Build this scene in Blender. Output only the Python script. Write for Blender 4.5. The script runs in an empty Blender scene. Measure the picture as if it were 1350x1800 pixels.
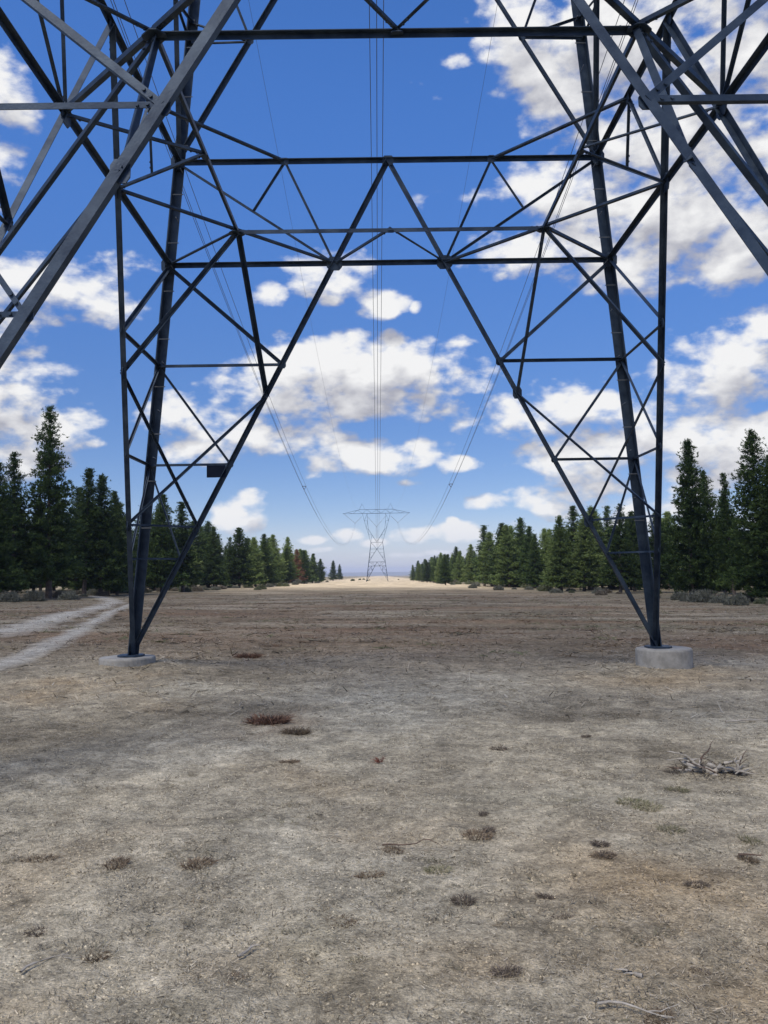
import bpy, math, random
import numpy as np
from mathutils import Vector, Matrix
C = bpy.context.scene.collection
random.seed(7)
rng = np.random.default_rng(11)

# ------------------------------------------------------------------ camera, sky, sun, exposure
F, PITCH, ROLL, YAW, EYE = 1468.24, .0732, -.0160, .0042, 1.6
def cam_axes():
    cy, sy = math.cos(YAW), math.sin(YAW)
    fwd = Vector((sy*math.cos(PITCH), cy*math.cos(PITCH), math.sin(PITCH)))
    r = Vector((cy, -sy, 0)); u = r.cross(fwd)
    r2 = r*math.cos(ROLL)+u*math.sin(ROLL); u2 = -r*math.sin(ROLL)+u*math.cos(ROLL)
    return r2, u2, fwd
CR, CU, CF = cam_axes()
cam_data = bpy.data.cameras.new('camera')
cam = bpy.data.objects.new('camera', cam_data); C.objects.link(cam)
cam_data.sensor_fit = 'HORIZONTAL'; cam_data.sensor_width = 36; cam_data.lens = 36*F/1350
cam_data.clip_start = .05; cam_data.clip_end = 40000
M = Matrix((CR, CU, -CF)).transposed().to_4x4(); M.translation = (0, 0, EYE)
cam.matrix_world = M
sc = bpy.context.scene
sc.camera = cam
sc.view_settings.view_transform = 'Standard'; sc.view_settings.look = 'None'
sc.view_settings.gamma = 1; sc.view_settings.use_curve_mapping = False
sc.view_settings.exposure = 0.5
sc.cycles.use_denoising = True
sc.cycles.max_bounces = 6; sc.cycles.volume_bounces = 0
sc.cycles.transparent_max_bounces = 8

def px_dir(u, v):                     # direction of a pixel of the photograph (1350 wide)
    return (CR*((u-675)/F) + CU*((900-v)/F) + CF).normalized()
def azel(u, v):
    d = px_dir(u, v); return math.atan2(d.x, d.y), math.asin(d.z)

TO_SUN = Vector((-.30, -.50, .81)).normalized()
SUN_EL = math.asin(TO_SUN.z); SUN_AZ = math.atan2(TO_SUN.x, TO_SUN.y)
sun_d = bpy.data.lights.new('sun', 'SUN'); sun_d.energy = 4.2; sun_d.angle = math.radians(13)
sun_d.color = (1, .95, .87)
sun = bpy.data.objects.new('sun', sun_d); C.objects.link(sun)
sun.rotation_euler = TO_SUN.to_track_quat('Z', 'Y').to_euler()

def nd(nt, kind, **kw):
    n = nt.nodes.new(kind)
    for k, v in kw.items():
        if k.startswith('i_'):
            key = k[2:]; n.inputs[int(key) if key.isdigit() else key].default_value = v
        else: setattr(n, k, v)
    return n

# cloud blobs seen in the photograph: x, y, rx, ry, strength
BLOBS = [(600,655,180,66,1.1),(515,685,150,56,1.1),(705,640,140,52,1.1),(780,675,110,42,1),(640,705,220,48,1),(440,755,165,52,1),(350,798,90,26,1),(560,770,90,26,.8),
(655,808,125,34,1.05),(740,795,75,32,1),(805,815,50,18,.9),(575,490,100,42,1),(672,532,56,34,1),(458,515,40,34,.85),(740,540,18,16,.5),
(872,880,64,18,.9),(960,880,90,38,1),(1000,845,80,40,1),(548,946,34,11,.95),(605,940,44,15,1),(655,950,34,11,.9),(735,936,62,17,1),(800,930,50,20,1.05),(850,938,34,12,.9),(700,972,130,8,.8),(560,968,70,8,.7),(870,962,70,9,.7),(415,908,52,38,1),(445,885,28,28,.9),(900,915,40,14,.7),(785,912,16,12,.7),
(295,722,56,32,.9),(250,738,46,24,.7),(20,690,115,72,1.1),(90,745,86,50,1),(0,790,100,56,1),(165,785,40,14,.7),(150,715,36,14,.6),
(60,510,140,66,1),(155,535,100,40,.95),(205,465,80,40,.62),(20,170,72,56,1),(12,290,52,48,.75),(0,570,80,40,.9),(-60,400,90,90,.8),(280,500,50,22,.45),
(1230,60,290,140,1.1),(1010,60,180,100,1.05),(1290,200,200,170,1.1),(1010,180,105,84,1),(900,60,96,70,1),(862,130,70,40,.8),(800,105,70,30,.5),(785,175,60,24,.5),(730,140,30,12,.35),(1130,230,150,95,1),
(840,350,170,30,.55),(960,345,150,50,.8),(1050,330,170,64,.95),(1180,370,220,100,1.05),(1000,440,190,58,1),(1110,475,150,54,.95),(1290,440,110,74,1),(1330,330,90,110,1),
(1290,650,150,58,1.1),(1345,595,66,60,1),(1010,705,140,44,1),(945,735,140,46,1),(1090,775,150,54,1),(1260,770,180,58,1.05),(1010,805,110,40,1),(1330,800,120,56,1),(880,715,74,40,.8),(1120,720,170,46,.95),
(720,847,46,12,.6),(1150,900,200,44,.9),(560,835,40,14,.6),(1180,850,120,40,.9)]

def cloud_group():
    g = bpy.data.node_groups.new('cloud_density', 'ShaderNodeTree')
    g.interface.new_socket('Vector', in_out='INPUT', socket_type='NodeSocketVector')
    g.interface.new_socket('Density', in_out='OUTPUT', socket_type='NodeSocketFloat')
    g.interface.new_socket('Mass', in_out='OUTPUT', socket_type='NodeSocketFloat')
    gi = g.nodes.new('NodeGroupInput'); go = g.nodes.new('NodeGroupOutput'); L = g.links.new
    nrm = nd(g, 'ShaderNodeVectorMath', operation='NORMALIZE'); L(gi.outputs[0], nrm.inputs[0])
    # domain warp
    wn = nd(g, 'ShaderNodeTexNoise', i_Scale=9, i_Detail=3, i_Roughness=.5); L(nrm.outputs[0], wn.inputs['Vector'])
    ws = nd(g, 'ShaderNodeVectorMath', operation='MULTIPLY_ADD'); L(wn.outputs['Color'], ws.inputs[0])
    ws.inputs[1].default_value = (.06, .06, .03); ws.inputs[2].default_value = (-.03, -.03, -.015)
    wd = nd(g, 'ShaderNodeVectorMath', operation='ADD'); L(nrm.outputs[0], wd.inputs[0]); L(ws.outputs[0], wd.inputs[1])
    sp = nd(g, 'ShaderNodeSeparateXYZ'); L(wd.outputs[0], sp.inputs[0])
    at = nd(g, 'ShaderNodeMath', operation='ARCTAN2'); L(sp.outputs[0], at.inputs[0]); L(sp.outputs[1], at.inputs[1])
    el = nd(g, 'ShaderNodeMath', operation='ARCSINE'); L(sp.outputs[2], el.inputs[0])
    P = nd(g, 'ShaderNodeCombineXYZ'); L(at.outputs[0], P.inputs[0]); L(el.outputs[0], P.inputs[1])
    # generic cover for the rest of the sky
    gn = nd(g, 'ShaderNodeTexNoise', i_Scale=3.2, i_Detail=3, i_Roughness=.5); L(nrm.outputs[0], gn.inputs['Vector'])
    gm = nd(g, 'ShaderNodeMath', operation='MULTIPLY_ADD', i_1=9.0, i_2=-4.4); L(gn.outputs['Fac'], gm.inputs[0])
    gc = nd(g, 'ShaderNodeClamp', i_Min=-1.2, i_Max=.8); L(gm.outputs[0], gc.inputs[0])
    # inside the photographed part of the sky the clouds stand where they were
    d0 = nd(g, 'ShaderNodeVectorMath', operation='MULTIPLY_ADD'); L(P.outputs[0], d0.inputs[0])
    d0.inputs[1].default_value = (1/.62, 1/.50, 0); d0.inputs[2].default_value = (0, -.25/.50, 0)
    d1 = nd(g, 'ShaderNodeVectorMath', operation='DOT_PRODUCT'); L(d0.outputs[0], d1.inputs[0]); L(d0.outputs[0], d1.inputs[1])
    mr = nd(g, 'ShaderNodeMapRange', interpolation_type='SMOOTHSTEP'); L(d1.outputs['Value'], mr.inputs['Value'])
    for k, v in (('From Min', 1.0), ('From Max', 1.7), ('To Min', -1.4), ('To Max', 0)): mr.inputs[k].default_value = v
    cur = nd(g, 'ShaderNodeMath', operation='ADD'); L(gc.outputs[0], cur.inputs[0]); L(mr.outputs[0], cur.inputs[1])
    cur = cur.outputs[0]
    for (x, y, rx, ry, s) in BLOBS:
        a, e = azel(x, y); ra = rx/F*1.0; re = ry/F*1.0
        m = nd(g, 'ShaderNodeVectorMath', operation='MULTIPLY_ADD'); L(P.outputs[0], m.inputs[0])
        m.inputs[1].default_value = (1/ra, 1/re, 0); m.inputs[2].default_value = (-a/ra, -e/re, 0)
        q = nd(g, 'ShaderNodeVectorMath', operation='DOT_PRODUCT'); L(m.outputs[0], q.inputs[0]); L(m.outputs[0], q.inputs[1])
        b = nd(g, 'ShaderNodeMath', operation='MULTIPLY_ADD', i_1=-.85, i_2=s*1.28-.16); L(q.outputs['Value'], b.inputs[0])
        mx = nd(g, 'ShaderNodeMath', operation='SMOOTH_MAX', i_2=.15); L(cur, mx.inputs[0]); L(b.outputs[0], mx.inputs[1])
        cur = mx.outputs[0]
    lo = nd(g, 'ShaderNodeMath', operation='MAXIMUM', i_1=-1.0); L(cur, lo.inputs[0])
    st = nd(g, 'ShaderNodeVectorMath', operation='MULTIPLY'); L(nrm.outputs[0], st.inputs[0]); st.inputs[1].default_value = (1, 1, 1.7)
    n1 = nd(g, 'ShaderNodeTexNoise', i_Scale=15, i_Detail=10, i_Roughness=.60, i_Distortion=.1); L(st.outputs[0], n1.inputs['Vector'])
    n1b = nd(g, 'ShaderNodeMath', operation='MULTIPLY_ADD', i_1=3.1, i_2=-1.55); L(n1.outputs['Fac'], n1b.inputs[0])
    vo = nd(g, 'ShaderNodeTexVoronoi', feature='SMOOTH_F1', i_Scale=26, i_Smoothness=.6, i_Detail=2); L(st.outputs[0], vo.inputs['Vector'])
    vob = nd(g, 'ShaderNodeMath', operation='MULTIPLY_ADD', i_1=-.9, i_2=.40); L(vo.outputs['Distance'], vob.inputs[0])
    s1 = nd(g, 'ShaderNodeMath', operation='ADD'); L(n1b.outputs[0], s1.inputs[0]); L(vob.outputs[0], s1.inputs[1])
    s2 = nd(g, 'ShaderNodeMath', operation='ADD'); L(lo.outputs[0], s2.inputs[0]); L(s1.outputs[0], s2.inputs[1])
    L(s2.outputs[0], go.inputs[0])
    ms = nd(g, 'ShaderNodeMath', operation='MULTIPLY_ADD', i_1=.35); L(s1.outputs[0], ms.inputs[0]); L(lo.outputs[0], ms.inputs[2]); L(ms.outputs[0], go.inputs[1])
    return g

world = bpy.data.worlds.new('World'); sc.world = world; world.use_nodes = True
wt = world.node_tree; wt.nodes.clear(); WL = wt.links.new
SKY_STRENGTH = .10
wo = wt.nodes.new('ShaderNodeOutputWorld'); bg = nd(wt, 'ShaderNodeBackground', i_Strength=SKY_STRENGTH); WL(bg.outputs[0], wo.inputs[0])
sky = nd(wt, 'ShaderNodeTexSky', sky_type='NISHITA', sun_disc=False, sun_elevation=SUN_EL, sun_rotation=SUN_AZ, altitude=1300, air_density=1.0, dust_density=.4, ozone_density=2.5)
hs = nd(wt, 'ShaderNodeHueSaturation', i_Saturation=1.25, i_Value=1.27); WL(sky.outputs[0], hs.inputs['Color'])
tc = wt.nodes.new('ShaderNodeTexCoord')
grp = cloud_group()
ga = nd(wt, 'ShaderNodeGroup'); ga.node_tree = grp; WL(tc.outputs['Generated'], ga.inputs[0])
up = nd(wt, 'ShaderNodeVectorMath', operation='ADD'); WL(tc.outputs['Generated'], up.inputs[0]); up.inputs[1].default_value = (-.008, 0, .034)
gb = nd(wt, 'ShaderNodeGroup'); gb.node_tree = grp; WL(up.outputs[0], gb.inputs[0])
alpha = nd(wt, 'ShaderNodeMapRange', interpolation_type='SMOOTHSTEP'); WL(ga.outputs[0], alpha.inputs['Value'])
for k, v in (('From Min', -.06), ('From Max', .78)): alpha.inputs[k].default_value = v
df = nd(wt, 'ShaderNodeMath', operation='SUBTRACT'); WL(ga.outputs[0], df.inputs[0]); WL(gb.outputs[0], df.inputs[1])
dm = nd(wt, 'ShaderNodeMath', operation='SUBTRACT'); WL(ga.outputs[1], dm.inputs[0]); WL(gb.outputs[1], dm.inputs[1])
thick = nd(wt, 'ShaderNodeMath', operation='MULTIPLY_ADD', i_1=-.36, i_2=.84); WL(ga.outputs[1], thick.inputs[0])
lit0 = nd(wt, 'ShaderNodeMath', operation='MULTIPLY_ADD', i_1=.95); WL(dm.outputs[0], lit0.inputs[0]); WL(thick.outputs[0], lit0.inputs[2])
lit = nd(wt, 'ShaderNodeMath', operation='MULTIPLY_ADD', i_1=.34); WL(df.outputs[0], lit.inputs[0]); WL(lit0.outputs[0], lit.inputs[2])
lc = nd(wt, 'ShaderNodeClamp'); WL(lit.outputs[0], lc.inputs[0])
cc = nd(wt, 'ShaderNodeMix', data_type='RGBA'); WL(lc.outputs[0], cc.inputs[0])
K = 1/SKY_STRENGTH
cc.inputs[6].default_value = (.30*K, .305*K, .35*K, 1); cc.inputs[7].default_value = (.65*K, .65*K, .652*K, 1)
# low sky: pale lavender air
sz = wt.nodes.new('ShaderNodeSeparateXYZ'); WL(tc.outputs['Generated'], sz.inputs[0])
hz = nd(wt, 'ShaderNodeMapRange', interpolation_type='SMOOTHSTEP'); WL(sz.outputs[2], hz.inputs['Value'])
for k, v in (('From Min', -.02), ('From Max', .075), ('To Min', .60), ('To Max', 0)): hz.inputs[k].default_value = v
sf = nd(wt, 'ShaderNodeMapRange', interpolation_type='SMOOTHSTEP'); WL(sz.outputs[2], sf.inputs['Value'])
for k, v in (('From Min', .08), ('From Max', .56), ('To Min', .50), ('To Max', 1.0)): sf.inputs[k].default_value = v
sm = nd(wt, 'ShaderNodeMix', data_type='RGBA', blend_type='MULTIPLY'); sm.inputs[0].default_value = 1; WL(hs.outputs[0], sm.inputs[6]); WL(sf.outputs[0], sm.inputs[7])
tint = nd(wt, 'ShaderNodeMix', data_type='RGBA', blend_type='MULTIPLY'); tint.inputs[0].default_value = 1; WL(sm.outputs[2], tint.inputs[6]); tint.inputs[7].default_value = (1.05, .97, 1.16, 1)
mc = nd(wt, 'ShaderNodeMix', data_type='RGBA'); WL(alpha.outputs[0], mc.inputs[0]); WL(tint.outputs[2], mc.inputs[6]); WL(cc.outputs[2], mc.inputs[7])
mh = nd(wt, 'ShaderNodeMix', data_type='RGBA'); WL(hz.outputs[0], mh.inputs[0]); WL(mc.outputs[2], mh.inputs[6]); mh.inputs[7].default_value = (.42*K, .46*K, .57*K, 1)
WL(mh.outputs[2], bg.inputs['Color'])
world.cycles.sampling_method = 'MANUAL'; world.cycles.sample_map_resolution = 512

# ------------------------------------------------------------------ helpers
def tag(o, label=None, cat=None, group=None, kind=None):
    if label: o['label'] = label
    if cat: o['category'] = cat
    if group: o['group'] = group
    if kind: o['kind'] = kind
    return o
def mesh(name, v, f, mat=None, smooth=False):
    me = bpy.data.meshes.new(name)
    v = np.asarray(v, dtype=np.float32); f = np.asarray(f) if not isinstance(f, list) else f
    if isinstance(f, np.ndarray):
        n, k = f.shape
        me.vertices.add(len(v)); me.vertices.foreach_set('co', v.ravel())
        me.loops.add(n*k); me.loops.foreach_set('vertex_index', f.astype(np.int32).ravel())
        me.polygons.add(n); me.polygons.foreach_set('loop_start', (np.arange(n)*k).astype(np.int32))
        me.polygons.foreach_set('loop_total', np.full(n, k, dtype=np.int32))
        me.update(calc_edges=True)
    else: me.from_pydata([tuple(p) for p in v], [], f); me.update()
    if smooth: me.polygons.foreach_set('use_smooth', np.ones(len(me.polygons), dtype=bool))
    if mat: me.materials.append(mat)
    return me
def obj(name, me, parent=None, loc=None):
    o = bpy.data.objects.new(name, me); C.objects.link(o)
    if parent: o.parent = parent
    if loc is not None: o.location = loc
    return o
def empty(name, loc, rz=0):
    o = bpy.data.objects.new(name, None); C.objects.link(o); o.location = loc; o.rotation_euler.z = rz
    o.empty_display_size = .2
    return o
def set_col(me, cols, name='tint'):
    a = me.color_attributes.new(name, 'FLOAT_COLOR', 'POINT')
    c = np.ones((len(me.vertices), 4), dtype=np.float32); c[:, :3] = cols
    a.data.foreach_set('color', c.ravel())

def hash2(ix, iy, s):
    h = (ix.astype(np.int64)*374761393 + iy.astype(np.int64)*668265263 + s*1274126177) & 0xffffffff
    h = ((h ^ (h >> 13))*1274126177) & 0xffffffff
    return ((h ^ (h >> 16)) & 0xffff)/65535.
def vnoise(x, y, s=0):
    ix, iy = np.floor(x), np.floor(y); fx, fy = x-ix, y-iy
    fx = fx*fx*(3-2*fx); fy = fy*fy*(3-2*fy); ix = ix.astype(np.int64); iy = iy.astype(np.int64)
    return (hash2(ix, iy, s)*(1-fx)+hash2(ix+1, iy, s)*fx)*(1-fy)+(hash2(ix, iy+1, s)*(1-fx)+hash2(ix+1, iy+1, s)*fx)*fy
def fbm(x, y, s=0, o=4):
    t, a = 0, .5
    for i in range(o): t = t+a*vnoise(x*2**i+17.3*i, y*2**i-9.1*i, s+i); a *= .5
    return t/(1-.5**o)

# ------------------------------------------------------------------ materials
def mat(name):
    m = bpy.data.materials.new(name); m.use_nodes = True
    nt = m.node_tree; b = nt.nodes['Principled BSDF']
    return m, nt, b
def simple_mat(name, c1, c2, rough=.7, metal=0, scale=3, detail=6, bump=0, bscale=40, coord='Object', spec=.5):
    m, nt, b = mat(name); L = nt.links.new
    t = nt.nodes.new('ShaderNodeTexCoord')
    n = nd(nt, 'ShaderNodeTexNoise', i_Scale=scale, i_Detail=detail, i_Roughness=.62); L(t.outputs[coord], n.inputs['Vector'])
    r = nd(nt, 'ShaderNodeValToRGB'); r.color_ramp.elements[0].position = .32; r.color_ramp.elements[1].position = .68
    r.color_ramp.elements[0].color = (*c1, 1); r.color_ramp.elements[1].color = (*c2, 1)
    L(n.outputs['Fac'], r.inputs[0]); L(r.outputs[0], b.inputs['Base Color'])
    b.inputs['Roughness'].default_value = rough; b.inputs['Metallic'].default_value = metal
    b.inputs['Specular IOR Level'].default_value = spec
    if bump:
        n2 = nd(nt, 'ShaderNodeTexNoise', i_Scale=bscale, i_Detail=5); L(t.outputs[coord], n2.inputs['Vector'])
        bp = nd(nt, 'ShaderNodeBump', i_Strength=bump, i_Distance=.02); L(n2.outputs['Fac'], bp.inputs['Height']); L(bp.outputs[0], b.inputs['Normal'])
    return m
STEEL = simple_mat('weathered_steel', (.009, .020, .040), (.052, .074, .100), rough=.5, metal=.35, scale=3.5, detail=9, bump=.10, bscale=60, spec=.35)
FARSTEEL = STEEL
CONCRETE = simple_mat('footing_concrete', (.21, .195, .165), (.37, .345, .295), rough=.9, scale=5, bump=.35, bscale=30)
WIRE = simple_mat('conductor_aluminium', (.10, .105, .12), (.14, .145, .16), rough=.5, metal=.4)
GLASS = simple_mat('insulator_glaze', (.16, .17, .19), (.22, .23, .25), rough=.3)
BARK = simple_mat('pine_bark', (.055, .040, .030), (.13, .10, .078), rough=.95, scale=3, bump=.5, bscale=12)
DRYWOOD = simple_mat('grey_dry_wood', (.26, .225, .175), (.50, .44, .35), rough=.9, scale=12, bump=.4, bscale=50)
BROWNWOOD = simple_mat('brown_dry_twig', (.06, .04, .028), (.16, .105, .07), rough=.9, scale=12)
PLATE = simple_mat('painted_plate', (.006, .010, .020), (.012, .016, .028), rough=.8, spec=.05)

def attr_mat(name, mul=(1, 1, 1), rough=.85, trans=0., spec=.2):
    m, nt, b = mat(name); L = nt.links.new
    a = nd(nt, 'ShaderNodeAttribute', attribute_name='tint')
    oi = nt.nodes.new('ShaderNodeObjectInfo')
    hv = nd(nt, 'ShaderNodeHueSaturation'); L(a.outputs['Color'], hv.inputs['Color'])
    mr = nd(nt, 'ShaderNodeMapRange'); L(oi.outputs['Random'], mr.inputs['Value']); mr.inputs['To Min'].default_value = .8; mr.inputs['To Max'].default_value = 1.2
    L(mr.outputs[0], hv.inputs['Value'])
    mx = nd(nt, 'ShaderNodeMix', data_type='RGBA', blend_type='MULTIPLY'); mx.inputs[0].default_value = 1
    L(hv.outputs[0], mx.inputs[6]); mx.inputs[7].default_value = (*mul, 1)
    L(mx.outputs[2], b.inputs['Base Color'])
    b.inputs['Roughness'].default_value = rough; b.inputs['Specular IOR Level'].default_value = spec
    if trans:
        tr = nt.nodes.new('ShaderNodeBsdfTranslucent'); L(mx.outputs[2], tr.inputs['Color'])
        ms = nd(nt, 'ShaderNodeMixShader'); ms.inputs[0].default_value = trans
        L(b.outputs[0], ms.inputs[1]); L(tr.outputs[0], ms.inputs[2]); L(ms.outputs[0], nt.nodes['Material Output'].inputs[0])
    return m
NEEDLE = attr_mat('pine_needles', trans=.25, rough=.7)
SAGE = attr_mat('sage_leaves', trans=.15, rough=.9)
STRAW = attr_mat('dry_straw', trans=.1, rough=.8)

# ------------------------------------------------------------------ the ground
def gz0(x, y):
    x = np.asarray(x, float); y = np.asarray(y, float)
    z = -1.3*(1-np.exp(-np.maximum(y-12, 0)/70)) - .0025*np.maximum(y-150, 0)
    z = z - .84*np.tanh(x/60)*np.clip(y/9, .15, 1)
    z = z + .8*np.exp(-(((x+28)/9)**2+((y-222)/10)**2))
    far = np.clip((np.hypot(x, y)-14)/30, 0, 1)
    z = z + far*(fbm(x/14, y/14, 3, 3)-.5)*.35
    z = z + (fbm(x/2.2, y/2.2, 5, 3)-.5)*.09*np.clip(y/4, .3, 1)
    z = z + .17*np.exp(-((x+4.2)**2+(y-14.05)**2)/2.6) + .075*np.exp(-((x-4.6)**2+(y-14.05)**2)/2.6)
    return z
def gz(x, y): return gz0(x, y)
def ground_at(u, v):
    d = px_dir(u, v); t = 5.
    if d.z > -.004: d.z = -.004
    for _ in range(40):
        x, y = d.x*t, d.y*t
        t += (float(gz(x, y)) - (EYE+d.z*t))/min(d.z, -.004)*.6
        t = min(max(t, .5), 3000)
    return d.x*t, d.y*t

xs = np.concatenate([-np.geomspace(6000, 8, 70), np.linspace(-7.9, -4.05, 40), np.linspace(-4, 4, 150), np.linspace(4.05, 7.9, 40), np.geomspace(8, 6000, 70)])
ys = np.concatenate([-np.geomspace(300, 1, 20), np.linspace(-.5, 2.4, 10), np.linspace(2.5, 11, 190), np.linspace(11.1, 30, 150), np.geomspace(30.3, 200, 150), np.geomspace(203, 9000, 60)])
GX, GY = np.meshgrid(xs, ys)
near = np.clip(1-(np.hypot(GX, GY)-16)/10, 0, 1)
GZ = gz(GX, GY) + near*((fbm(GX*3, GY*3, 21, 4)-.5)*.055 + np.maximum(fbm(GX*9, GY*9, 25, 3)-.55, 0)*.06)
nx, ny = len(xs), len(ys)
V = np.stack([GX, GY, GZ], -1).reshape(-1, 3)
I = np.arange(nx*ny).reshape(ny, nx)
FQ = np.stack([I[:-1, :-1], I[:-1, 1:], I[1:, 1:], I[1:, :-1]], -1).reshape(-1, 4)

# patches of soil as they lie in the photograph: x, y, half width, half height (pixels), amount
DUST = [(740,1240,240,45,1),(560,1325,260,25,.7),(60,1390,120,35,.7),(1270,1275,130,14,.8),(260,1215,180,14,.6),(500,1480,300,60,.4),(1150,1405,120,25,.4),(900,1190,150,16,.5),(1330,1165,60,12,.5)]
MULCH = [(110,1290,170,45,.6),(400,1255,140,28,.9),(1010,1270,240,22,.8),(1180,1330,230,30,.6),(740,1345,110,28,.7),(190,1620,140,60,.7),(520,1320,120,18,.4),(660,1100,160,8,.8),(1100,1245,200,14,.6),(420,1290,220,20,.5),(60,1340,90,25,.6)]
REDS = [(640,1112,330,22,.8),(1250,1130,150,22,.9),(480,1270,70,22,.9),(400,1080,220,12,.5),(1000,1110,200,14,.5),(300,1120,120,16,.6),(100,1050,90,8,.6)]
TAN = [(1180,1600,280,200,.95),(760,1700,200,80,.5),(700,1440,180,30,.4),(130,1220,120,22,.8),(1220,1190,170,18,.8),(1000,1480,250,60,.4),(120,1520,140,60,.4),(560,1365,110,25,.5),(500,1720,260,70,.4),(80,1760,160,60,.5)]
GREEN = [(880,1085,160,10,.6),(1080,1095,160,8,.5),(330,1760,140,50,.35),(960,1410,160,25,.3),(620,1690,120,50,.3)]
def patch(lst, X, Y, s):
    t = np.zeros_like(X)
    wx = X+(fbm(X*.8, Y*.5, s, 4)-.5)*np.clip(Y*.25, .6, 12); wy = Y+(fbm(X*.8+5, Y*.5, s+9, 4)-.5)*np.clip(Y*.3, .6, 14)
    for (u, v, ru, rv, a) in lst:
        cx, cy = ground_at(u, v); ex, _ = ground_at(u+ru, v); _, fy = ground_at(u, v-rv); _, ny_ = ground_at(u, v+rv)
        rx = max(abs(ex-cx), .2); ry = max((fy-ny_)/2, .15)
        t = np.maximum(t, a*np.exp(-((wx-cx)/rx)**2-((wy-cy)/ry)**2))
    return np.clip(t, 0, 1)
def soil_colour(X, Y):
    base = np.array([.385, .328, .225]); dust = np.array([.52, .465, .340]); mul = np.array([.155, .126, .082])
    red = np.array([.185, .112, .062]); tan = np.array([.375, .275, .155]); grn = np.array([.20, .185, .115])
    brown = np.array([.170, .130, .080]); straw = np.array([.46, .37, .245])
    n = fbm(X*.45, Y*.3, 31, 5)[..., None]; n2 = fbm(X*2.1, Y*1.6, 41, 4)[..., None]
    m3 = fbm(X*1.1+3, Y*.8, 131, 5)[..., None]; c = base*(.50+1.0*n)*(.74+.52*m3)
    k = np.clip((Y-11)/9, 0, 1)[..., None]*.85; c = c*(1-k)+brown*(.55+.9*n)*k
    for lst, col, s in ((DUST, dust, 51), (MULCH, mul, 61), (REDS, red, 71), (TAN, tan, 81), (GREEN, grn, 91)):
        p = patch(lst, X, Y, s)[..., None]*np.clip(-.2+2.1*n2, 0, 1)
        c = c*(1-p)+col*p
    # streaks of slash and bare soil on the far half of the clearing
    st = np.clip((fbm(X*.16, Y*.55, 101, 4)[..., None]-.52)*4, 0, 1)*np.clip((Y-16)/20, 0, 1)[..., None]
    c = c*(1-.7*st)+mul*.7*st*.7
    st = np.clip((fbm(X*.12+7, Y*.4, 111, 4)[..., None]-.50)*5, 0, 1)*np.clip((Y-16)/20, 0, 1)[..., None]
    c = c*(1-.5*st)+np.array([.33, .285, .20])*st*.6
    st = np.clip((fbm(X*.10+31, Y*.35, 121, 4)[..., None]-.52)*5, 0, 1)*np.clip((Y-15)/12, 0, 1)[..., None]*np.clip((130-Y)/30, 0, 1)[..., None]
    c = c*(1-.6*st)+red*st*.6
    k = np.clip((Y-130)/60, 0, 1)[..., None]; c = c*(1-k)+straw*(.6+.8*n)*k
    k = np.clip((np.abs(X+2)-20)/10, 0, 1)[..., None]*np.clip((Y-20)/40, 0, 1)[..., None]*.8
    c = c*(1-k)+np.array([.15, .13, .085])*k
    return c
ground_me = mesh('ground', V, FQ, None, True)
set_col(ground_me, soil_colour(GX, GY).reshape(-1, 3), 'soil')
def ground_mat():
    m, nt, b = mat('dry_soil'); L = nt.links.new
    a = nd(nt, 'ShaderNodeAttribute', attribute_name='soil'); t = nt.nodes.new('ShaderNodeTexCoord')
    last = a.outputs['Color']
    for sc_, lo, hi, det in ((2.6, .55, 1.40, 6), (8, .62, 1.36, 6), (30, .55, 1.45, 5), (130, .62, 1.38, 3)):
        n = nd(nt, 'ShaderNodeTexNoise', i_Scale=sc_, i_Detail=det, i_Roughness=.65); L(t.outputs['Object'], n.inputs['Vector'])
        r = nd(nt, 'ShaderNodeMapRange'); L(n.outputs['Fac'], r.inputs['Value'])
        for k, v in (('From Min', .28), ('From Max', .72), ('To Min', lo), ('To Max', hi)): r.inputs[k].default_value = v
        x = nd(nt, 'ShaderNodeMix', data_type='RGBA', blend_type='MULTIPLY'); x.inputs[0].default_value = 1
        L(last, x.inputs[6]); L(r.outputs[0], x.inputs[7]); last = x.outputs[2]
    L(last, b.inputs['Base Color']); b.inputs['Roughness'].default_value = .95; b.inputs['Specular IOR Level'].default_value = .1
    n = nd(nt, 'ShaderNodeTexNoise', i_Scale=35, i_Detail=7, i_Roughness=.7); L(t.outputs['Object'], n.inputs['Vector'])
    n3 = nd(nt, 'ShaderNodeTexVoronoi', i_Scale=70); L(t.outputs['Object'], n3.inputs['Vector'])
    ad = nd(nt, 'ShaderNodeMath', operation='MULTIPLY_ADD', i_1=-.4); L(n3.outputs['Distance'], ad.inputs[0]); L(n.outputs['Fac'], ad.inputs[2])
    bp = nd(nt, 'ShaderNodeBump', i_Strength=.7, i_Distance=.025); L(ad.outputs[0], bp.inputs['Height']); L(bp.outputs[0], b.inputs['Normal'])
    return m
SOIL = ground_mat(); ground_me.materials.append(SOIL)
ground = tag(obj('ground', ground_me), 'dry dusty clearing floor of pale soil and dead grass', kind='structure')

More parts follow.
